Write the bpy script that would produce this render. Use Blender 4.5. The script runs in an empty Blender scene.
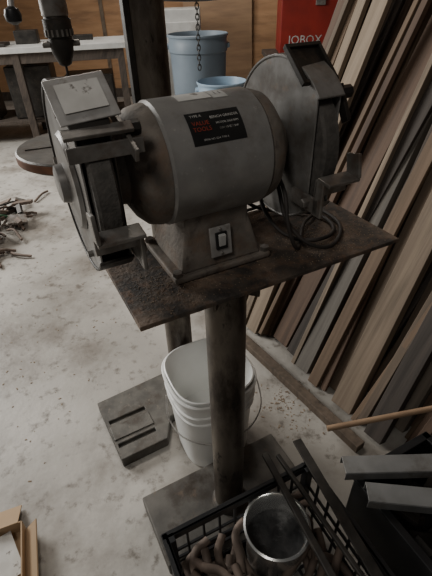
import bpy, bmesh, math, random
from mathutils import Vector, Matrix, Euler
random.seed(7)
R=math.radians
scene=bpy.context.scene
COL=scene.collection

# ------------------------------------------------------------ materials
def mat(name,c1,c2=None,scale=8,rough=0.6,metal=0.0,bump=0.0,c3=None,s3=2.0,t3=(0.5,0.65),stretch=(1,1,1),detail=6,bscale=None,t12=(0.35,0.65),c4=None,s4=9,t4=(0.55,0.75),basis=None):
    m=bpy.data.materials.new(name); m.use_nodes=True
    nt=m.node_tree; N=nt.nodes; L=nt.links
    b=N['Principled BSDF']
    b.inputs['Roughness'].default_value=rough; b.inputs['Metallic'].default_value=metal
    if c2 is None: c2=tuple(x*0.8 for x in c1)
    tc=N.new('ShaderNodeTexCoord'); mp=N.new('ShaderNodeMapping'); mp.inputs['Scale'].default_value=stretch
    src=tc.outputs['Object']
    if basis:
        cx=N.new('ShaderNodeCombineXYZ')
        for k,bv in enumerate(basis):
            dn_=N.new('ShaderNodeVectorMath'); dn_.operation='DOT_PRODUCT'; dn_.inputs[1].default_value=tuple(bv)
            L.new(src,dn_.inputs[0]); L.new(dn_.outputs['Value'],cx.inputs[k])
        src=cx.outputs[0]
    L.new(src,mp.inputs['Vector'])
    no=N.new('ShaderNodeTexNoise'); no.inputs['Scale'].default_value=scale; no.inputs['Detail'].default_value=detail
    L.new(mp.outputs[0],no.inputs['Vector'])
    cr=N.new('ShaderNodeValToRGB'); cr.color_ramp.elements[0].position=t12[0]; cr.color_ramp.elements[1].position=t12[1]
    cr.color_ramp.elements[0].color=(*c1,1); cr.color_ramp.elements[1].color=(*c2,1)
    L.new(no.outputs['Fac'],cr.inputs['Fac']); out=cr.outputs['Color']
    for (c3_,s3_,t3_,off) in ((c3,s3,t3,0.0),(c4,s4,t4,3.7)):
        if c3_ is None: continue
        n3=N.new('ShaderNodeTexNoise'); n3.noise_dimensions='4D'; n3.inputs['W'].default_value=off
        n3.inputs['Scale'].default_value=s3_; n3.inputs['Detail'].default_value=8; n3.inputs['Roughness'].default_value=0.65
        L.new(mp.outputs[0],n3.inputs['Vector'])
        mr=N.new('ShaderNodeMapRange'); mr.inputs['From Min'].default_value=t3_[0]; mr.inputs['From Max'].default_value=t3_[1]
        L.new(n3.outputs['Fac'],mr.inputs['Value'])
        mx=N.new('ShaderNodeMix'); mx.data_type='RGBA'
        L.new(mr.outputs[0],mx.inputs[0]); L.new(out,mx.inputs[6]); mx.inputs[7].default_value=(*c3_,1); out=mx.outputs[2]
    L.new(out,b.inputs['Base Color'])
    if bump>0:
        nb=N.new('ShaderNodeTexNoise'); nb.inputs['Scale'].default_value=bscale or scale*4; nb.inputs['Detail'].default_value=8
        L.new(mp.outputs[0],nb.inputs['Vector'])
        bp=N.new('ShaderNodeBump'); bp.inputs['Strength'].default_value=bump; bp.inputs['Distance'].default_value=0.005
        L.new(nb.outputs['Fac'],bp.inputs['Height']); L.new(bp.outputs[0],b.inputs['Normal'])
    return m

d=Vector((0.54,-0.842,0)).normalized(); p=Vector((0.842,0.54,0)).normalized(); A=Vector((0.135,1.51,0))
LEAN=R(26)
AXW=(p*math.sin(LEAN)+Vector((0,0,1))*math.cos(LEAN)).normalized()
NW=(-p*math.cos(LEAN)+Vector((0,0,1))*math.sin(LEAN)).normalized()
M={}
M['concrete']=mat('concrete',(0.31,0.292,0.262),(0.49,0.465,0.425),1.8,0.50,0,0.4,c3=(0.13,0.105,0.082),s3=2.5,t3=(0.48,0.72),detail=12,bscale=30,c4=(0.12,0.10,0.08),s4=22,t4=(0.54,0.70))
M['plywood']=mat('plywood',(0.40,0.22,0.11),(0.50,0.29,0.15),3,0.7,0,0.05,stretch=(1,1,6),c3=(0.15,0.09,0.055),s3=1.2,t3=(0.5,0.75))
M['wallpaint']=mat('wall_paint',(0.30,0.29,0.27),(0.36,0.34,0.31),2,0.9)
M['grinder']=mat('grinder_paint',(0.255,0.247,0.235),(0.335,0.325,0.31),20,0.34,0.2,0.05,c3=(0.14,0.112,0.09),s3=14,t3=(0.50,0.80),c4=(0.50,0.47,0.43),s4=90,t4=(0.60,0.75))
M['grinder_dusty']=mat('dusty_casting',(0.15,0.13,0.11),(0.23,0.20,0.17),30,0.7,0.1,0.3,c3=(0.20,0.13,0.085),s3=18,t3=(0.48,0.7),c4=(0.045,0.036,0.03),s4=30,t4=(0.56,0.72))
M['guard']=mat('guard_paint',(0.25,0.243,0.233),(0.165,0.157,0.146),25,0.40,0.2,0.06,c3=(0.085,0.068,0.053),s3=15,t3=(0.48,0.70),c4=(0.22,0.16,0.115),s4=40,t4=(0.58,0.72))
M['dark']=mat('dark_steel',(0.020,0.018,0.016),(0.045,0.040,0.035),20,0.5,0.4,0.08,c3=(0.09,0.07,0.056),s3=22,t3=(0.55,0.76))
M['black']=mat('black_plastic',(0.010,0.010,0.011),(0.018,0.018,0.019),10,0.45)
M['abrasive']=mat('abrasive_wheel',(0.07,0.066,0.06),(0.12,0.11,0.10),60,0.9,0,0.4)
M['bright']=mat('bright_steel',(0.62,0.61,0.59),(0.42,0.40,0.38),30,0.35,0.5,0.04,c3=(0.2,0.16,0.12),s3=30,t3=(0.58,0.72))
M['steel']=mat('worn_steel',(0.30,0.285,0.265),(0.17,0.155,0.14),30,0.42,0.5,0.08,c3=(0.14,0.09,0.06),s3=22,t3=(0.5,0.7))
M['plate']=mat('rusty_plate',(0.036,0.031,0.028),(0.075,0.061,0.05),30,0.75,0.1,0.5,c3=(0.25,0.18,0.13),s3=11,t3=(0.46,0.68),c4=(0.13,0.08,0.052),s4=55,t4=(0.50,0.64))
M['pole']=mat('pole_metal',(0.10,0.083,0.066),(0.17,0.145,0.115),16,0.42,0.4,0.15,c3=(0.035,0.025,0.019),s3=14,t3=(0.46,0.60),stretch=(1,1,0.35),c4=(0.02,0.015,0.012),s4=40,t4=(0.58,0.64))
M['basesteel']=mat('stand_base_steel',(0.09,0.084,0.076),(0.155,0.145,0.13),15,0.6,0.35,0.15,c3=(0.055,0.042,0.032),s3=9,c4=(0.19,0.14,0.10),s4=30)
M['clay']=mat('dusty_brown_iron',(0.20,0.15,0.12),(0.10,0.075,0.06),18,0.75,0.1,0.3)
M['castiron']=mat('cast_iron',(0.075,0.071,0.064),(0.125,0.118,0.105),22,0.5,0.4,0.2,c3=(0.06,0.048,0.038),s3=14,c4=(0.20,0.17,0.14),s4=60,t4=(0.58,0.74))
M['white']=mat('white_plastic',(0.86,0.87,0.85),(0.78,0.78,0.76),6,0.35,0,0,c3=(0.50,0.47,0.41),s3=9,t3=(0.60,0.75))
M['sticker']=mat('sticker',(0.66,0.65,0.62),(0.55,0.54,0.51),30,0.6,c3=(0.2,0.18,0.16),s3=30,t3=(0.6,0.65))
M['nameplate']=mat('nameplate_black',(0.012,0.012,0.012),(0.02,0.02,0.02),20,0.35)
M['red_ink']=mat('red_ink',(0.38,0.055,0.03),None,20,0.5)
M['blueplastic']=mat('blue_plastic',(0.16,0.20,0.24),(0.22,0.27,0.32),3,0.5)
M['lightblue']=mat('pale_blue_plastic',(0.22,0.32,0.42),(0.30,0.40,0.50),3,0.45)
M['red']=mat('red_paint',(0.32,0.028,0.02),(0.23,0.022,0.016),5,0.45)
M['whitepaint']=mat('white_paint',(0.6,0.6,0.58),(0.5,0.5,0.48),8,0.6,c3=(0.30,0.27,0.23),s3=3,t3=(0.52,0.7))
M['crate']=M['black']
M['cord']=mat('rubber_cord',(0.03,0.028,0.026),(0.06,0.05,0.045),20,0.6)
M['cardboard']=mat('cardboard',(0.42,0.30,0.19),(0.36,0.25,0.15),5,0.85)
M['greenhose']=mat('green_hose',(0.04,0.12,0.06),None,10,0.5)
M['wooddowel']=mat('dowel_wood',(0.36,0.24,0.15),(0.28,0.18,0.11),10,0.6,stretch=(1,1,8))
M['chips']=mat('wood_chips',(0.30,0.23,0.16),(0.20,0.145,0.10),30,0.9)
woods=[((0.15,0.112,0.08),(0.085,0.062,0.045)),((0.22,0.168,0.12),(0.135,0.10,0.07)),((0.095,0.073,0.057),(0.052,0.040,0.032)),
       ((0.17,0.152,0.13),(0.10,0.088,0.075)),((0.31,0.245,0.18),(0.20,0.152,0.108)),((0.13,0.08,0.053),(0.08,0.05,0.034)),
       ((0.19,0.13,0.085),(0.12,0.08,0.052)),((0.25,0.212,0.17),(0.16,0.133,0.106)),((0.065,0.052,0.043),(0.04,0.032,0.027))]
WOOD=[mat('board_wood_%d'%i,a,b,1.0,0.75,0,0.25,stretch=(55,55,2.2),detail=5,bscale=1.5,c3=tuple(x*0.42 for x in b),s3=0.35,t3=(0.50,0.70),basis=(d,NW,AXW),t12=(0.3,0.7)) for i,(a,b) in enumerate(woods)]

# ------------------------------------------------------------ helpers
def empty(name,loc=(0,0,0),rz=0):
    e=bpy.data.objects.new(name,None); e.empty_display_size=0.05
    e.location=loc; e.rotation_euler=(0,0,rz); COL.objects.link(e); return e
def finish(bm,name,mats,parent=None,loc=(0,0,0),rot=(0,0,0),smooth=None,bevel=0,seg=2):
    me=bpy.data.meshes.new(name); bmesh.ops.recalc_face_normals(bm,faces=bm.faces); bm.to_mesh(me); bm.free()
    if not isinstance(mats,(list,tuple)): mats=[mats]
    for m in mats: me.materials.append(m)
    if smooth is not None:
        for p_ in me.polygons: p_.use_smooth=True
        me.set_sharp_from_angle(angle=R(smooth))
    o=bpy.data.objects.new(name,me); COL.objects.link(o); o.location=loc; o.rotation_euler=rot
    if parent: o.parent=parent
    if bevel:
        b=o.modifiers.new('bev','BEVEL'); b.width=bevel; b.segments=seg; b.limit_method='ANGLE'; b.angle_limit=R(40)
    return o
def abox(bm,size,loc=(0,0,0),rot=None,mi=0,top=None):
    M4=Matrix.Translation(loc)@((rot if isinstance(rot,Matrix) else Euler(rot).to_matrix().to_4x4()) if rot is not None else Matrix.Identity(4))
    sx,sy,sz=[s/2 for s in size]; t=top or (1,1)
    vs=[]
    for z in (-1,1):
        fx,fy=(t if z>0 else (1,1))
        for x,y in ((-1,-1),(1,-1),(1,1),(-1,1)):
            vs.append(bm.verts.new(M4@Vector((x*sx*fx,y*sy*fy,z*sz))))
    for f in ((3,2,1,0),(4,5,6,7),(0,1,5,4),(1,2,6,5),(2,3,7,6),(3,0,4,7)):
        fc=bm.faces.new([vs[i] for i in f]); fc.material_index=mi
def box(name,size,loc,m,parent=None,rot=(0,0,0),bevel=0.002,top=None):
    bm=bmesh.new(); abox(bm,size,top=top); return finish(bm,name,m,parent,loc,rot,bevel=bevel)
def alathe(bm,prof,seg=48,M4=Matrix.Identity(4),mi=0,sup=None,cap=True):
    rings=[]
    for r,z in prof:
        ring=[]
        for i in range(seg):
            a=2*math.pi*i/seg; k=1
            if sup: k=1/((abs(math.cos(a))**sup+abs(math.sin(a))**sup)**(1/sup))*0.93
            ring.append(bm.verts.new(M4@Vector((r*k*math.cos(a),r*k*math.sin(a),z))))
        rings.append(ring)
    for a,b in zip(rings[:-1],rings[1:]):
        for i in range(seg):
            f=bm.faces.new((a[i],a[(i+1)%seg],b[(i+1)%seg],b[i])); f.material_index=mi
    if cap:
        for r_ in (rings[0],rings[-1]):
            f=bm.faces.new(r_); f.material_index=mi
AX={'Z':Matrix.Identity(4),'X':Matrix.Rotation(R(90),4,'Y'),'Y':Matrix.Rotation(R(-90),4,'X')}
def lathe(name,prof,m,parent=None,loc=(0,0,0),rot=(0,0,0),axis='Z',seg=48,sup=None,cap=True,smooth=35):
    bm=bmesh.new(); alathe(bm,prof,seg,AX[axis],sup=sup,cap=cap); return finish(bm,name,m,parent,loc,rot,smooth=smooth)
def cyl(name,r,h,loc,m,parent=None,rot=(0,0,0),axis='Z',seg=32,r2=None,bev=0.0015):
    r2=r if r2 is None else r2
    return lathe(name,[(r-bev,-h/2),(r,-h/2+bev),(r2,h/2-bev),(r2-bev,h/2)],m,parent,loc,rot,axis,seg)
def prism(name,pts,z0,z1,m,parent=None,axis='Z',loc=(0,0,0),rot=(0,0,0),bevel=0.0015,smooth=None):
    bm=bmesh.new()
    def mk(p,t): return Vector((t,p[0],p[1])) if axis=='X' else (Vector((p[0],t,p[1])) if axis=='Y' else Vector((p[0],p[1],t)))
    a=[bm.verts.new(mk(q,z0)) for q in pts]; b=[bm.verts.new(mk(q,z1)) for q in pts]
    n=len(pts); bm.faces.new(a[::-1]); bm.faces.new(b)
    for i in range(n): bm.faces.new((a[i],a[(i+1)%n],b[(i+1)%n],b[i]))
    return finish(bm,name,m,parent,loc,rot,bevel=bevel,smooth=smooth)
def tube(name,pts,r,m,parent=None,loc=(0,0,0),cyclic=False,res=6,join=None):
    cu=bpy.data.curves.new(name,'CURVE'); cu.dimensions='3D'; cu.bevel_depth=r; cu.bevel_resolution=3; cu.resolution_u=res; cu.use_fill_caps=True
    lists=pts if isinstance(pts[0][0],(list,tuple,Vector)) else [pts]
    for pl in lists:
        sp=cu.splines.new('BEZIER'); sp.bezier_points.add(len(pl)-1)
        for bp,q in zip(sp.bezier_points,pl):
            bp.co=q; bp.handle_left_type='AUTO'; bp.handle_right_type='AUTO'
        sp.use_cyclic_u=cyclic
    o=bpy.data.objects.new(name+'_c',cu); COL.objects.link(o)
    dg=bpy.context.evaluated_depsgraph_get(); dg.update()
    me=bpy.data.meshes.new_from_object(o.evaluated_get(dg)); bpy.data.objects.remove(o)
    me.name=name; me.materials.clear(); me.materials.append(m)
    for q in me.polygons: q.use_smooth=True
    o=bpy.data.objects.new(name,me); COL.objects.link(o); o.location=loc
    if parent:o.parent=parent
    return o
def cut(o,cutters):
    for c in cutters:
        md=o.modifiers.new('b','BOOLEAN'); md.operation='DIFFERENCE'; md.object=c; md.solver='EXACT'
    dg=bpy.context.evaluated_depsgraph_get(); dg.update()
    me=bpy.data.meshes.new_from_object(o.evaluated_get(dg)); o.modifiers.clear(); o.data=me
    for c in cutters: bpy.data.objects.remove(c)
def textmesh(txt,size):
    cu=bpy.data.curves.new('t','FONT'); cu.body=txt; cu.size=size; cu.align_x='CENTER'; cu.align_y='CENTER'; cu.resolution_u=2
    o=bpy.data.objects.new('t',cu); COL.objects.link(o)
    dg=bpy.context.evaluated_depsgraph_get(); dg.update()
    me=bpy.data.meshes.new_from_object(o.evaluated_get(dg)); bpy.data.objects.remove(o); return me

# ------------------------------------------------------------ room
fl=box('floor',(8.4,10.2,0.1),(-0.6,2.9,-0.05),M['concrete'],bevel=0)
box('wall_back',(8.4,0.1,3.2),(-0.6,7.05,1.6),M['plywood'],bevel=0)
box('wall_left',(0.1,9.0,3.2),(-4.65,2.45,1.6),M['wallpaint'],bevel=0)
wc=A+p*1.62+d*0.95
box('wall_right',(3.5,0.08,3.2),(wc.x,wc.y,1.6),M['plywood'],rot=(0,0,math.atan2(d.y,d.x)),bevel=0)
box('trim_1',(8.3,0.03,0.12),(-0.6,6.985,0.06),WOOD[2],bevel=0.003)
bm=bmesh.new()
for i in range(7): abox(bm,(0.05,0.02,3.1),(-3.9+1.22*i,6.99,1.55+0.06))
finish(bm,'trim_2',[WOOD[1]])

# ------------------------------------------------------------ lumber pile
bm=bmesh.new()
def board(s,q,w,t,L,lean,jit,mi):
    ax=(p*math.sin(lean)+Vector((0,0,1))*math.cos(lean)+d*jit).normalized()
    n=(-p*math.cos(lean)+Vector((0,0,1))*math.sin(lean)).normalized()
    wd=ax.cross(n).normalized(); n=wd.cross(ax).normalized()
    b=A+d*s+p*q
    c=b+ax*(L/2)+Vector((0,0,t/2*abs(n.z)+w/2*abs(wd.z)+0.001))
    m3=Matrix((wd,n,ax)).transposed().to_4x4()
    abox(bm,(w,t,L),c,m3,mi)
for k in range(6):
    s=-0.22+0.03*k
    while s<2.1:
        w=random.choice([0.018,0.02,0.025,0.03,0.03,0.04,0.05,0.07,0.09]); t=random.choice([0.012,0.018,0.025,0.04,0.05])
        if random.random()<0.70 or k>=3:
            board(s+w/2,0.03+0.05*k+random.uniform(-0.014,0.014),w,t,random.uniform(1.9,2.5),LEAN+random.uniform(-0.03,0.03),random.uniform(-0.08,0.08) if k<4 else 0,random.choice([0,0,1,1,2,2,3,4,5,6,7,8]))
        s+=w+random.uniform(0.002,0.018)
abox(bm,(1.0,0.04,0.035),(A+d*0.25-p*0.06)+Vector((0,0,0.0175)),Matrix.Rotation(math.atan2(d.y,d.x),4,'Z'),0)
finish(bm,'lumber_pile',WOOD,bevel=0.0015,seg=1)

# ------------------------------------------------------------ grinder stand
TH=R(26.5)
u=Vector((math.cos(TH),math.sin(TH),0)); n=Vector((-math.sin(TH),math.cos(TH),0))
POLE=Vector((0.018,0.665,0))
st=empty('grinder_stand',(POLE.x,POLE.y,0),TH)
PCW=Vector((0.0705,0.736,0))
PC=PCW-POLE
px_,py_=PC.dot(u),PC.dot(n)
PT=0.92
box('top_plate',(0.56,0.265,0.009),(px_,py_,PT-0.0045),M['plate'],st,bevel=0.0015)
lathe('pole',[(0.043,0.055),(0.043,0.90),(0.043,PT-0.009)],M['pole'],st)
lathe('weld_bead',[(0.044,0.052),(0.053,0.056),(0.050,0.064),(0.043,0.070)],M['basesteel'],st)
prism('base_plate',[(-0.24,-0.088),(0.245,-0.088),(0.245,0.132),(-0.24,0.132)],0.0,0.055,M['basesteel'],st,bevel=0.004)
bm=bmesh.new()
for a in (45,135,225,315):
    c=Vector((math.cos(R(a)),math.sin(R(a)),0))*0.055
    abox(bm,(0.03,0.006,0.05),c+Vector((0,0,PT-0.035)),Matrix.Rotation(R(a),4,'Z'))
finish(bm,'gussets',M['pole'],st)

# ------------------------------------------------------------ bench grinder
G=Vector((-0.013,0.72,PT))
g=empty('bench_grinder',G,TH)
h=0.192; Rm=0.100
lathe('motor_housing',[(Rm-0.006,-0.098),(Rm,-0.092),(Rm,0.078),(Rm-0.006,0.084)],M['grinder'],g,(0,0,h),axis='X',seg=72)
lathe('end_bell_1',[(0.034,-0.178),(0.046,-0.172),(0.052,-0.150),(0.078,-0.136),(0.092,-0.122),(0.0965,-0.104),(0.0965,-0.097)],M['grinder_dusty'],g,(0,0,h),axis='X',seg=72)
lathe('end_bell_2',[(0.0965,0.083),(0.0965,0.091),(0.092,0.106),(0.078,0.118),(0.052,0.129),(0.046,0.144),(0.034,0.152)],M['grinder_dusty'],g,(0,0,h),axis='X',seg=72)
def sector(r,a0,a1,nn=40):
    return [(-r*math.cos(R(a0+(a1-a0)*i/nn)),h+r*math.sin(R(a0+(a1-a0)*i/nn))) for i in range(nn+1)]
for side,sg,xi,xo in (('1',-1,-0.178,-0.226),('2',1,0.152,0.200)):
    RG=0.140
    cov=sector(RG,42,318)
    x0,x1=sorted((xi,xi+0.003*sg))
    prism('guard_inner_cover_'+side,cov,x0,x1,M['guard'],g,'X',smooth=30)
    x0,x1=sorted((xo-0.003*sg,xo))
    prism('guard_outer_cover_'+side,cov,x0,x1,M['guard'],g,'X',smooth=30)
    rim=sector(RG+0.003,40,320,48)+sector(RG-0.002,320,40,48)
    x0,x1=sorted((xi-0.002*sg,xo+0.003*sg))
    prism('guard_rim_'+side,rim,x0,x1,M['dark'] if sg<0 else M['guard'],g,'X',smooth=30)
    lathe('grinding_wheel_'+side,[(0.02,-0.017),(0.122,-0.017),(0.127,-0.013),(0.127,0.013),(0.122,0.017),(0.02,0.017)],M['abrasive'],g,((xi+xo)/2,0,h),axis='X',seg=64)
    lathe('wheel_flange_'+side,[(0.045,-0.021),(0.045,0.021)],M['dark'],g,((xi+xo)/2,0,h),axis='X')
    xs=xo+0.001*sg
    lathe('cover_hub_'+side,[(0.075,0),(0.070,0.006),(0.03,0.009),(0.028,0.02),(0.022,0.022)] if sg>0 else [(0.022,-0.022),(0.028,-0.02),(0.03,-0.009),(0.070,-0.006),(0.075,0)],M['guard'],g,(xs,0,h),axis='X')
    bm=bmesh.new()
    for a in (70,180,290):
        c=(xo+0.004*sg,-0.115*math.cos(R(a)),h+0.115*math.sin(R(a)))
        alathe(bm,[(0.006,-0.004),(0.006,0.004)],6,Matrix.Translation(c)@AX['X'])
    finish(bm,'cover_screws_'+side,M['steel'],g)
    xm=(xi+xo)/2
    bm=bmesh.new()
    abox(bm,(0.006,0.075,0.028),(xi-0.006*sg,-0.105,h-0.078))
    abox(bm,(0.006,0.022,0.065),(xi-0.006*sg,-0.14,h-0.062))
    abox(bm,(0.066,0.032,0.006),(xm,-0.150,h-0.030),(R(8),0,0))
    abox(bm,(0.066,0.006,0.030),(xm,-0.133,h-0.046))
    abox(bm,(0.006,0.030,0.040),(xm+0.031*(1 if sg>0 else -1),-0.148,h-0.012),(R(-12),0,0))
    finish(bm,'tool_rest_'+side,M['steel'],g,bevel=0.0015)
    cyl('rest_bolt_'+side,0.009,0.012,(xi-0.014*sg,-0.112,h-0.078),M['steel'],g,axis='X',seg=6)
box('spark_shield_1',(0.078,0.070,0.003),(-0.200,-0.070,h+0.128),M['bright'],g,(R(38),R(-4),0),0.001)
box('shield_sticker',(0.056,0.044,0.0012),(-0.200,-0.071,h+0.1312),M['sticker'],g,(R(38),R(-4),0),0)
bm=bmesh.new()
abox(bm,(0.006,0.11,0.018),(-0.158,-0.085,h+0.085),(R(20),0,0))
abox(bm,(0.09,0.016,0.006),(-0.195,-0.105,h+0.095),(R(30),0,0))
abox(bm,(0.10,0.005,0.020),(-0.190,-0.112,h+0.072))
finish(bm,'shield_bracket_1',M['steel'],g,bevel=0.001)
cyl('shield_knob_1',0.011,0.02,(-0.148,-0.095,h+0.09),M['dark'],g,axis='X',seg=8)
X2=0.176
box('spark_shield_2',(0.066,0.066,0.004),(X2-0.004,-0.054,h+0.130),M['dark'],g,(R(40),0,R(4)),0.001)
bm=bmesh.new()
for sx in (-0.032,0.032): abox(bm,(0.006,0.07,0.009),(X2-0.004+sx,-0.054,h+0.133),(R(40),0,0))
abox(bm,(0.070,0.007,0.009),(X2-0.004,-0.028,h+0.155),(R(40),0,0))
abox(bm,(0.070,0.007,0.009),(X2-0.004,-0.080,h+0.111),(R(40),0,0))
abox(bm,(0.008,0.06,0.016),(X2+0.036,-0.095,h+0.075),(R(60),0,0))
finish(bm,'shield_frame_2',M['dark'],g,bevel=0.001)
cyl('shield_knob_2',0.011,0.03,(X2+0.043,-0.085,h+0.09),M['black'],g,axis='X',seg=8)
prism('pedestal_neck',[(-0.068,0.012),(0.068,0.012),(0.060,0.118),(-0.060,0.118)],-0.070,0.055,M['grinder_dusty'],g,'X',bevel=0.006)
bm=bmesh.new(); abox(bm,(0.20,0.165,0.0135),(-0.005,0,0.00725)); 
abox(bm,(0.165,0.148,0.085),(-0.006,0,0.0555),top=(0.74,0.80))
finish(bm,'pedestal_foot',M['grinder_dusty'],g,bevel=0.005,seg=3)
bm=bmesh.new()
for sx in (-1,1):
    for sy in (-1,1):
        alathe(bm,[(0.009,0),(0.009,0.008)],6,Matrix.Translation((-0.005+sx*0.091,sy*0.072,0.014)))
finish(bm,'foot_bolts',M['steel'],g)
sw=empty('switch_assembly',(-0.010,-0.0745,0.062)); sw.parent=g; sw.rotation_euler=(R(-8),0,0)
box('switch_plate',(0.042,0.004,0.056),(0,0,0),M['bright'],sw,bevel=0.001)
box('switch_body',(0.022,0.006,0.032),(0,-0.003,0.002),M['black'],sw,bevel=0.001)
box('switch_rocker',(0.013,0.008,0.022),(0,-0.006,0.004),M['whitepaint'],sw,(R(12),0,0),bevel=0.001)
for k,zz in enumerate((-0.023,0.023)): cyl('switch_screw_%d'%k,0.003,0.003,(0,-0.003,zz),M['steel'],sw,axis='Y',seg=10,bev=0.0005)
def patch(name,x0,x1,a0,a1,m,off=0.0006):
    bm=bmesh.new(); nn=10; rows=[]
    for i in range(nn+1):
        a=R(a0+(a1-a0)*i/nn); r=Rm+off
        rows.append((bm.verts.new((x0,-r*math.cos(a),h+r*math.sin(a))),bm.verts.new((x1,-r*math.cos(a),h+r*math.sin(a)))))
    for (a,b),(c,e) in zip(rows[:-1],rows[1:]): bm.faces.new((a,b,e,c))
    return finish(bm,name,m,g)
def ctext(name,txt,size,xc,ac,m,off=0.0012):
    me=textmesh(txt,size)
    for v in me.vertices:
        a=R(ac)+v.co.y/Rm; r=Rm+off; x=xc+v.co.x
        v.co=(x,-r*math.cos(a),h+r*math.sin(a))
    me.materials.clear(); me.materials.append(m)
    o=bpy.data.objects.new(name,me); COL.objects.link(o); o.parent=g
patch('nameplate',-0.056,0.034,28,58,M['nameplate'])
ctext('nameplate_text_1','VALUE\nTOOLS',0.0095,-0.036,44,M['red_ink'])
ctext('nameplate_text_2','BENCH GRINDER',0.0062,0.006,51,M['sticker'])
ctext('nameplate_text_3','MOTOR 3450 RPM',0.0048,0.008,45,M['sticker'])
ctext('nameplate_text_4','120V 60HZ 1/2HP',0.0044,0.008,40,M['sticker'])
ctext('nameplate_text_5','SERIAL NO. 2214  TYPE A',0.0038,-0.018,32,M['sticker'])
ctext('nameplate_text_6','TYPE A',0.0060,-0.040,54,M['sticker'])
patch('inspection_sticker',-0.050,0.006,76,94,M['sticker'])
patch('price_tag',0.008,0.034,74,92,M['whitepaint'])
ctext('price_tag_text','11',0.017,0.021,83,M['nameplate'],0.0016)
# power cords
tube('power_cord',[(0.05,0.085,0.10),(0.10,0.09,0.14),(0.13,0.05,0.12),(0.135,0.0,0.05),(0.16,-0.05,0.012),(0.23,-0.085,0.008),(0.28,-0.03,0.008),(0.25,0.04,0.010),(0.19,0.07,0.014),(0.13,0.08,0.05),(0.10,0.10,0.12)],0.0042,M['cord'],g)
tube('power_cord_loop',[(0.10,0.105,0.16),(0.135,0.06,0.17),(0.138,-0.02,0.13),(0.14,-0.08,0.05),(0.19,-0.115,0.010),(0.27,-0.08,0.008),(0.30,0.0,0.008),(0.27,0.07,0.008)],0.004,M['cord'],g)
tube('power_cord_tail',[(0.115,-0.02,0.17),(0.128,-0.06,0.13),(0.125,-0.092,0.06),(0.145,-0.095,0.012),(0.22,-0.02,0.010),(0.29,0.04,0.010),(0.25,0.10,0.010),(0.15,0.10,0.010)],0.0038,M['cord'],g)
# grit on plate
bm=bmesh.new()
for i in range(1400):
    x=random.uniform(-0.27,0.27); y=random.uniform(-0.125,0.125)
    if random.random()<0.6: x=random.choice([-0.19,0.18,0.12])+random.gauss(0,0.035); y=random.gauss(-0.05,0.04)
    if abs(x)>0.275 or abs(y)>0.128: continue
    w=PCW+u*x+n*y; s=random.uniform(0.0007,0.0020)
    abox(bm,(s,s*random.uniform(.5,1.5),s*0.5),(w.x,w.y,PT+s*0.25),(0,0,random.random()*3))
finish(bm,'grinding_grit',M['chips'])

# ------------------------------------------------------------ drill press
dp=empty('drill_press',(0,0,0))
CP=Vector((-0.136,1.09,0))
basep=[(-0.480,1.06),(-0.3425,0.813),(-0.192,0.893),(-0.188,0.985),(-0.128,1.045),(-0.078,1.08),(-0.078,1.15),(-0.14,1.19),(-0.235,1.205)]
b=prism('base_casting',basep,0.0,0.045,M['castiron'],dp,bevel=0)
DA=R(27.7); du=Vector((math.cos(DA),math.sin(DA),0)); dn=Vector((-math.sin(DA),math.cos(DA),0))
cs=[]
c0=Vector((-0.330,0.955,0.045))
for off in (-0.062,0.048):
    c=c0+dn*off; cs.append(box('c',(0.140,0.014,0.03),c,M['dark'],rot=(0,0,DA),bevel=0))
pc_=c0+dn*(-0.007)
cut(b,cs)
bb=b.modifiers.new('bev','BEVEL'); bb.width=0.007; bb.segments=3; bb.limit_method='ANGLE'
box('base_raised_pad',(0.15,0.062,0.006),(pc_.x,pc_.y,0.047),M['castiron'],dp,(0,0,DA),0.002)
cyl('column',0.045,1.56,(CP.x,CP.y,0.045+0.78),M['pole'],dp)
lathe('column_flange',[(0.064,0.04),(0.064,0.055),(0.06,0.075),(0.055,0.11),(0.046,0.112)],M['castiron'],dp,(CP.x,CP.y,0))
TC=CP-Vector((0.87,0.49,0))*0.19; TZ=1.06
t=lathe('round_table',[(0.10,-0.035),(0.14,-0.028),(0.150,-0.022),(0.150,-0.003),(0.146,0.0),(0.02,0.0)],M['castiron'],dp,(TC.x,TC.y,TZ),seg=64)
cs=[box('c',(0.10,0.012,0.05),(TC.x+0.078*math.cos(R(a)),TC.y+0.078*math.sin(R(a)),TZ-0.005),M['dark'],rot=(0,0,R(a)),bevel=0) for a in (20,110,200,290)]
cut(t,cs)
lathe('table_rim_rust',[(0.1500,-0.021),(0.1508,-0.020),(0.1508,-0.005),(0.1500,-0.004)],mat('rusty_edge',(0.22,0.10,0.055),(0.13,0.065,0.04),30,0.8),dp,(TC.x,TC.y,TZ),seg=64,cap=False)
cyl('table_collar',0.062,0.10,(CP.x,CP.y,TZ-0.06),M['castiron'],dp)
mid=(TC+CP)/2
box('table_arm',(0.18,0.06,0.05),(mid.x,mid.y,TZ-0.062),M['castiron'],dp,(0,0,math.atan2(0.49,0.87)),0.006)
box('rack_bar',(0.014,0.018,0.62),(CP.x-0.035,CP.y-0.036,1.27),M['dark'],dp,(0,0,R(32)),0.001)
box('head_casting',(0.42,0.17,0.24),(mid.x,mid.y,1.56),M['grinder_dusty'],dp,(0,0,math.atan2(0.49,0.87)),0.02)
cyl('quill',0.026,0.16,(TC.x,TC.y,1.39),M['steel'],dp)
lathe('chuck',[(0.007,-0.062),(0.013,-0.058),(0.022,-0.036),(0.0235,-0.020),(0.0235,-0.010),(0.0275,-0.008),(0.0275,0.022),(0.024,0.024),(0.022,0.040),(0.013,0.045)],M['dark'],dp,(TC.x,TC.y,1.283))
bm=bmesh.new()
for i in range(18):
    a=2*math.pi*i/18; abox(bm,(0.003,0.004,0.012),(0.0275*math.cos(a),0.0275*math.sin(a),0.0),Matrix.Rotation(a,4,'Z'))
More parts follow.
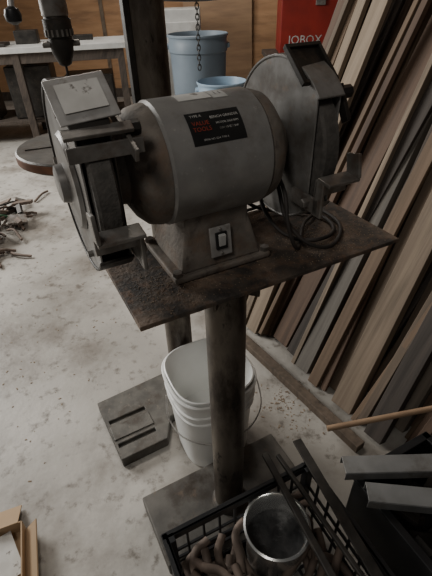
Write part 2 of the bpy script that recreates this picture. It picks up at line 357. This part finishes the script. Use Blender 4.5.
finish(bm,'chuck_teeth',M['steel'],dp,(TC.x,TC.y,1.282))
cyl('chuck_key_boss',0.006,0.075,(TC.x,TC.y,1.262),M['steel'],dp,(0,0,R(20)),'X',seg=12)
cyl('drill_bit',0.0028,0.085,(TC.x,TC.y,1.180),M['dark'],dp,seg=10,bev=0.0005)
hb=Vector((TC.x-0.055,TC.y-0.005,1.44))
tube('feed_handle',[[tuple(hb),tuple(hb+Vector((-0.015,-0.03,-0.115)))],[tuple(hb),tuple(hb+Vector((-0.06,-0.02,0.13)))],[tuple(hb),tuple(hb+Vector((0.01,-0.02,0.14)))]],0.006,M['bright'],dp)
lathe('handle_knob',[(0.004,-0.016),(0.014,-0.010),(0.016,0),(0.013,0.010),(0.004,0.015)],M['black'],dp,hb+Vector((-0.015,-0.03,-0.125)))
box('feed_hub_arm',(0.09,0.05,0.05),hb+Vector((0.035,0.02,0.03)),M['castiron'],dp,bevel=0.008)

# ------------------------------------------------------------ white bucket
bk=empty('white_bucket',(-0.034,0.925,0),R(25))
prof=[(0.118,0.0),(0.122,0.004),(0.137,0.25),(0.144,0.252),(0.144,0.262),(0.139,0.264),(0.140,0.285),(0.147,0.287),(0.147,0.297),(0.141,0.299),(0.143,0.338),(0.150,0.340),(0.151,0.352),(0.147,0.356),(0.141,0.352),(0.136,0.27),(0.117,0.012),(0.05,0.010)]
lathe('bucket_shell',prof,M['white'],bk,seg=64,sup=3.0)
prof2=[(0.112,0.10),(0.139,0.352),(0.142,0.366),(0.138,0.368),(0.134,0.362),(0.110,0.14),(0.05,0.138)]
lathe('nested_pail',prof2,M['white'],bk,seg=64,sup=3.0)
tube('bail_handle',[(0.148,0,0.315),(0.16,-0.05,0.25),(0.12,-0.125,0.215),(0.0,-0.162,0.200),(-0.12,-0.125,0.215),(-0.16,-0.05,0.25),(-0.148,0,0.315)],0.0022,M['bright'],bk)

# ------------------------------------------------------------ milk crate
CA=R(24.8); cc=Vector((0.1165,0.401,0))
ck=empty('milk_crate',(cc.x,cc.y,0.001),CA)
W,D,Hc=0.424,0.33,0.28
bm=bmesh.new()
for sx in (-1,1):
    for sy in (-1,1): abox(bm,(0.022,0.022,Hc),(sx*(W/2-0.011),sy*(D/2-0.011),Hc/2))
def side(L,fixed,axis):
    for z,hh in ((Hc-0.012,0.024),(0.015,0.03),(0.10,0.008),(0.145,0.008),(0.19,0.008)):
        s=(L,0.007,hh) if axis=='x' else (0.007,L,hh)
        l=(0,fixed,z) if axis=='x' else (fixed,0,z)
        abox(bm,s,l)
    k=int(L/0.042)
    for i in range(1,k):
        q=-L/2+i*L/k
        s=(0.006,0.0075,Hc-0.03) if axis=='x' else (0.0075,0.006,Hc-0.03)
        l=(q,fixed,Hc/2) if axis=='x' else (fixed,q,Hc/2)
        abox(bm,s,l)
for sy in (-1,1): side(W-0.02,sy*(D/2-0.005),'x')
for sx in (-1,1): side(D-0.02,sx*(W/2-0.005),'y')
for sy in (-1,1): abox(bm,(W+0.012,0.016,0.006),(0,sy*(D/2),Hc-0.003))
for sx in (-1,1): abox(bm,(0.016,D+0.012,0.006),(sx*(W/2),0,Hc-0.003))
for i in range(9): abox(bm,(W-0.02,0.008,0.006),(0,-D/2+0.02+i*(D-0.04)/8,0.004))
for i in range(11): abox(bm,(0.008,D-0.02,0.006),(-W/2+0.02+i*(W-0.04)/10,0,0.006))
finish(bm,'crate_frame',M['crate'],ck,bevel=0.001,seg=1)
cl=empty('hose_coils',(cc.x,cc.y,0),CA)
lists=[]
Pl=Vector((0.130,0.484,0))-cc; pu=Vector((math.cos(CA),math.sin(CA),0)); pn=Vector((-math.sin(CA),math.cos(CA),0))
plx,ply=Pl.dot(pu),Pl.dot(pn)
def clampxy(x,y):
    return max(-0.180,min(0.180,x)),max(-0.135,min(0.135,y))
for i in range(80):
    x=random.uniform(-0.17,-0.03) if i%3 else random.uniform(-0.15,0.15); y=random.uniform(-0.12,0.12); z=0.026+0.21*(i/80)
    a=random.choice([0.9,1.2,1.5,1.9,2.4,0.3])+random.uniform(-.2,.2); L=random.uniform(0.05,0.09); bend=random.uniform(-0.04,0.04)
    pl=[]
    for tt in (-1,-0.4,0.3,1):
        qx=L*tt; qy=bend*(1-tt*tt)
        X=x+qx*math.cos(a)-qy*math.sin(a); Y=y+qx*math.sin(a)+qy*math.cos(a); Z=z
        dx,dy=X-plx,Y-ply; dd=math.hypot(dx,dy)
        if z>0.10 and dd<0.102: X=plx+dx/dd*0.102; Y=ply+dy/dd*0.102
        X,Y=clampxy(X,Y); pl.append((X,Y,Z+0.01*tt))
    lists.append(pl)
tube('hose_lengths',lists,0.010,M['clay'],cl)
pot=empty('stainless_pot',(0.130,0.484,0.128))
lathe('pot_wall',[(0.070,0.0),(0.074,0.004),(0.077,0.135),(0.083,0.140),(0.083,0.144),(0.078,0.146),(0.0745,0.140),(0.0715,0.008),(0.02,0.006)],mat('polished_steel',(0.75,0.75,0.73),(0.62,0.62,0.60),6,0.22,0.85),pot,seg=56)
lathe('pot_dark_fill',[(0.071,0.0),(0.0735,0.06),(0.05,0.068),(0.01,0.064)],mat('dark_mottle',(0.03,0.03,0.032),(0.10,0.10,0.10),25,0.35,0.3,0.6),pot,(0,0,0.008),seg=40)  # dark mottled solid filling the lower half of the pot
bb_=empty('pry_bars',(0,0,0))
def bar(name,a,b_,w,t,m,par):
    a=Vector(a);b_=Vector(b_);v=(b_-a); ax=v.normalized(); sd=ax.cross(Vector((0,0,1))).normalized(); up=sd.cross(ax)
    m3=Matrix((ax,sd,up)).transposed().to_4x4()
    bm=bmesh.new(); abox(bm,(v.length,w,t)); o=finish(bm,name,m,par,bevel=min(w,t)*0.2)
    o.matrix_basis=Matrix.Translation((a+b_)/2)@m3; return o
bar('bar_1',(0.120,0.665,0.288),(0.290,0.215,0.288),0.018,0.012,M['dark'],bb_)
bar('bar_2',(0.155,0.660,0.288),(0.340,0.28,0.288),0.012,0.012,M['dark'],bb_)
bar('bar_3',(0.215,0.700,0.296),(0.350,0.30,0.296),0.026,0.006,M['dark'],bb_)
# ------------------------------------------------------------ tote and bars at right
tb=empty('tool_tote',(0.575,0.49,0),R(26))
bm=bmesh.new()
w_,d_,h_=0.27,0.40,0.25
abox(bm,(w_,d_,0.008),(0,0,0.005))
for sx in (-1,1): abox(bm,(0.008,d_,h_),(sx*w_/2,0,h_/2+0.001)); abox(bm,(0.022,d_+0.02,0.01),(sx*w_/2,0,h_))
for sy in (-1,1): abox(bm,(w_,0.008,h_),(0,sy*d_/2,h_/2+0.001)); abox(bm,(w_+0.02,0.022,0.01),(0,sy*d_/2,h_))
finish(bm,'tote_shell',M['black'],tb,bevel=0.002)
bm=bmesh.new()
for i in range(22):
    abox(bm,(random.uniform(.03,.12),random.uniform(.02,.05),random.uniform(.015,.04)),(random.uniform(-.07,.07),random.uniform(-.15,.15),random.uniform(0.03,0.2)),(random.uniform(-.4,.4),random.uniform(-.4,.4),random.random()*3))
finish(bm,'tote_scrap',M['dark'],tb,bevel=0.002)
def channel(name,a,b_,w,hh,m):
    a=Vector(a);b_=Vector(b_);v=b_-a; ax=v.normalized(); sd=ax.cross(Vector((0,0,1))).normalized(); up=sd.cross(ax)
    bm=bmesh.new(); L=v.length
    abox(bm,(L,w,0.003),(0,0,hh/2)); 
    for s in (-1,1): abox(bm,(L,0.003,hh),(0,s*w/2,0))
    o=finish(bm,name,m,bevel=0.001); o.matrix_world=Matrix.Translation((a+b_)/2)@Matrix((ax,sd,up)).transposed().to_4x4(); return o
galv=mat('galvanised_steel',(0.27,0.27,0.265),(0.19,0.19,0.185),12,0.45,0.3,0.04,c3=(0.11,0.095,0.08),s3=10,t3=(0.52,0.72))
channel('steel_channel',(0.33,0.625,0.272),(0.70,0.62,0.275),0.050,0.03,galv)
channel('steel_channel',(0.37,0.55,0.272),(0.72,0.50,0.275),0.05,0.03,galv)
dw=tube('wooden_dowel',[(0.31,0.735,0.295),(0.52,0.755,0.32),(0.76,0.78,0.345)],0.0085,M['wooddowel'])

# ------------------------------------------------------------ floor litter
bm=bmesh.new()
for i in range(300):
    r_=random.random()
    if r_<0.4: x,y=random.gauss(0.26,0.06),random.gauss(1.05,0.07)
    else: x,y=random.uniform(-1.2,-0.5),random.uniform(0.75,2.2)
    s=random.uniform(0.001,0.005)
    abox(bm,(s*random.uniform(1,3),s,s*0.3),(x,y,s*0.15+0.0003),(0,0,random.random()*3))
finish(bm,'wood_shavings',M['chips'])
cb=empty('cardboard_box',(-0.70,0.47,0),R(20))
bm=bmesh.new()
abox(bm,(0.26,0.22,0.004),(0,0,0.003))
for s in (-1,1):
    abox(bm,(0.26,0.004,0.05),(0,s*0.11,0.028)); abox(bm,(0.004,0.22,0.05),(s*0.13,0,0.028))
abox(bm,(0.004,0.20,0.06),(0.152,0,0.033),(0,R(-135),0))
abox(bm,(0.24,0.09,0.004),(0,0.148,0.032),(R(-28),0,0))
finish(bm,'box_panels',M['cardboard'],cb)
bm=bmesh.new(); abox(bm,(0.17,0.13,0.002),(0.03,0.02,0.03),(0.1,0.1,0.3)); finish(bm,'paper_sheet',M['sticker'],cb)

# scrap pile left
sp=empty('scrap_iron_pile',(-1.55,2.48,0))
ls=[]
for i in range(60):
    x=random.gauss(0,0.11);y=random.gauss(0,0.28);z=0.012+random.random()*0.14*max(0,1-(x*x/0.06+y*y/0.3))
    a=random.random()*6.28;L=random.uniform(.03,.11)
    ls.append([(x-L*math.cos(a),y-L*math.sin(a),max(.014,z-.02)),(x,y+random.uniform(-.05,.05),z+.01),(x+L*math.cos(a),y+L*math.sin(a),max(.014,z-.02))])
tube('scrap_rods',ls,0.009,M['clay'],sp)
tube('green_rope',[[(0.05,0.45,.012),(.12,.3,.02),(.08,.12,.13),(-.1,.05,.14),(.02,-.1,.13),(.14,-.2,.02),(.08,-.40,.012)],[(-.1,-.1,.12),(.06,-.25,.10),(.15,-.35,.012),(.05,-.5,.012),(-.1,-.42,.012)]],0.010,M['greenhose'],sp)
bm=bmesh.new()
for i in range(50): abox(bm,(random.uniform(.04,.14),random.uniform(.03,.09),random.uniform(.01,.05)),(random.gauss(-0.02,.10),random.gauss(0,.24),random.uniform(.03,.12)),(random.uniform(-.5,.5),random.uniform(-.5,.5),random.random()*3),mi=random.randrange(3))
finish(bm,'scrap_plates',[M['steel'],M['clay'],M['dark']],sp,bevel=0.003)

# ------------------------------------------------------------ background
def can(name,x,y,r,hh,m):
    e=empty(name,(x,y,0))
    pr=[(r*0.80,0),(r*0.82,0.01),(r*0.93,hh*0.85),(r*0.97,hh*0.86),(r*0.97,hh*0.93),(r*0.95,hh*0.94),(r*0.96,hh*0.975),(r,hh*0.98),(r,hh-0.005),(r*0.97,hh),(r*0.93,hh*0.97),(r*0.80,0.03),(0.05,0.02)]
    lathe('can_shell',pr,m,e,seg=56)
    for s in (-1,1): box('can_handle_%d'%(s+1),(0.03,0.12,0.04),(s*r*0.99,0,hh*0.9),m,e,bevel=0.008)
can('trash_can',-0.09,4.5,0.285,1.0,M['blueplastic'])
can('trash_can',0.105,3.72,0.205,0.725,M['lightblue'])
wb=empty('workbench',(-1.95,5.0,0),R(10))
box('bench_top',(2.2,0.75,0.05),(0,0,0.895),M['whitepaint'],wb,bevel=0.004)
bm=bmesh.new()
for sx in (-1,0,1):
    for sy in (-1,1): abox(bm,(0.07,0.07,0.87),(sx*1.02,sy*0.31,0.435))
abox(bm,(2.1,0.05,0.09),(0,-0.31,0.82)); abox(bm,(2.1,0.60,0.03),(0,0.02,0.22))
finish(bm,'bench_frame',WOOD[2],wb,bevel=0.003)
bm=bmesh.new()
abox(bm,(0.5,0.4,0.38),(0.65,0.02,0.43)); abox(bm,(0.45,0.4,0.5),(0.05,0.0,0.49)); abox(bm,(0.4,0.35,0.45),(-0.55,0.0,0.465))
finish(bm,'shelf_boxes',M['dark'],wb,bevel=0.01)
bm=bmesh.new()
abox(bm,(0.22,0.16,0.12),(0.1,0,0.98)); alathe(bm,[(0.06,0),(0.06,0.2),(0.03,0.22)],24,Matrix.Translation((-0.4,0.05,0.92))); abox(bm,(0.3,0.1,0.05),(0.6,0.1,0.945))
abox(bm,(0.35,0.25,0.03),(-0.25,-0.15,0.935)); abox(bm,(0.12,0.12,0.25),(0.45,0.2,1.045)); abox(bm,(0.18,0.3,0.16),(-0.8,0.1,1.0))
finish(bm,'bench_tools',M['dark'],wb,bevel=0.006)
bm=bmesh.new()
abox(bm,(1.2,0.02,1.9),(0.55,6.62,0.955),(R(-14),0,0),0); abox(bm,(0.9,0.02,1.5),(0.15,6.48,0.755),(R(-14),0,R(1)),1)
finish(bm,'plywood_sheets',[M['plywood'],mat('old_plywood',(0.27,0.17,0.10),(0.36,0.23,0.13),3,0.7,stretch=(1,1,6))])
pf=empty('low_table',(1.30,5.35,0)); 
box('table_top',(1.3,0.8,0.05),(0,0,0.69),WOOD[2],pf,bevel=0.004)
bm=bmesh.new()
for sx in (-1,1):
    for sy in (-1,1): abox(bm,(0.08,0.08,0.665),(sx*0.58,sy*0.34,0.3325))
abox(bm,(1.2,0.03,0.62),(0,0.35,0.345))
finish(bm,'table_legs',WOOD[3],pf,bevel=0.003)
rc=empty('red_job_chest',(1.20,5.45,0.716),R(-3))
box('chest_body',(0.80,0.50,0.52),(0,0,0.26),M['red'],rc,bevel=0.008)
box('chest_lid',(0.82,0.52,0.07),(0,0,0.556),M['red'],rc,bevel=0.01)
box('chest_latch',(0.10,0.02,0.10),(0.0,-0.26,0.49),M['steel'],rc,bevel=0.004)
me=textmesh('JOBOX',0.115); me.materials.clear(); me.materials.append(M['whitepaint'])
o=bpy.data.objects.new('chest_lettering',me); COL.objects.link(o); o.parent=rc; o.location=(-0.13,-0.252,0.13); o.rotation_euler=(R(90),0,0)
wcb=empty('white_cabinet',(-0.45,5.9,0))
box('cabinet_body',(0.75,0.5,1.15),(0,0,0.575),M['whitepaint'],wcb,bevel=0.01)
box('cabinet_door',(0.68,0.02,0.95),(0,-0.26,0.55),M['whitepaint'],wcb,bevel=0.006)
box('cabinet_handle',(0.02,0.03,0.15),(0.27,-0.28,0.75),M['steel'],wcb,bevel=0.004)
# hanging chain hoist
ch=empty('chain_hoist',(-0.030,1.6,0))
lathe('hoist_wheel',[(0.05,1.312),(0.118,1.316),(0.125,1.323),(0.125,1.352),(0.118,1.36),(0.05,1.365)],M['dark'],ch)
cyl('hoist_rod',0.01,1.6,(0,0,2.16),M['steel'],ch)
bm=bmesh.new()
zz=1.125
i=0
while zz<1.318:
    Mx=Matrix.Translation((0,-0.0,zz))@Matrix.Rotation(R(90*(i%2)),4,'Z')@Matrix.Rotation(R(90),4,'X')
    pts=[]
    for k in range(12):
        a=2*math.pi*k/12; pts.append(Vector((0.0055*math.cos(a),0.010*math.sin(a),0)))
    rr=0.0018; rings=[]
    for k in range(12):
        q=pts[k]; t_=(pts[(k+1)%12]-pts[k-1]).normalized(); nn=t_.cross(Vector((0,0,1)))
        rings.append([bm.verts.new(Mx@(q+nn*rr*math.cos(b2)+Vector((0,0,1))*rr*math.sin(b2))) for b2 in (0,1.57,3.14,4.71)])
    for k in range(12):
        for j in range(4):
            bm.faces.new((rings[k][j],rings[k][(j+1)%4],rings[(k+1)%12][(j+1)%4],rings[(k+1)%12][j]))
    zz+=0.0145; i+=1
finish(bm,'pull_chain',M['dark'],ch,smooth=60)

# ------------------------------------------------------------ light
w=bpy.data.worlds.new('World'); scene.world=w; w.use_nodes=True
w.node_tree.nodes['Background'].inputs[0].default_value=(0.88,0.87,0.86,1); w.node_tree.nodes['Background'].inputs[1].default_value=0.05
def area(name,loc,tgt,size,e,col):
    l=bpy.data.lights.new(name,'AREA'); l.size=size; l.energy=e; l.color=col
    o=bpy.data.objects.new(name,l); COL.objects.link(o); o.location=loc
    o.rotation_euler=(Vector(tgt)-Vector(loc)).to_track_quat('-Z','Y').to_euler()
area('assumed_daylight',(-3.6,3.0,2.2),(-0.3,1.4,0.5),1.6,190,(1.0,0.98,0.935))  # daylight assumed from back left: area lamp added inside the room, no doorway built
area('added_fill',(-0.7,2.2,3.3),(-0.5,1.6,0),0.45,24,(1.0,0.92,0.82))  # added overhead fill for the work area, no fixture behind it
area('added_fill',(-0.6,5.0,3.3),(-0.6,5.2,0),0.8,36,(1.0,0.93,0.85))  # added fill that brightens the background, source unseen
area('added_fill',(-0.7,-0.9,2.9),(0.1,0.9,0.8),0.6,13,(1.0,0.95,0.88))  # soft fill added behind the camera to lift the grinder front

cam=bpy.data.cameras.new('camera'); co=bpy.data.objects.new('camera',cam); COL.objects.link(co)
cam.sensor_fit='VERTICAL'; cam.sensor_height=36; cam.lens=26; cam.clip_start=0.02
co.matrix_world=Matrix.Translation((0,0,1.35))@Matrix.Rotation(R(54),4,'X')@Matrix.Rotation(R(-2),4,'Z')
scene.camera=co
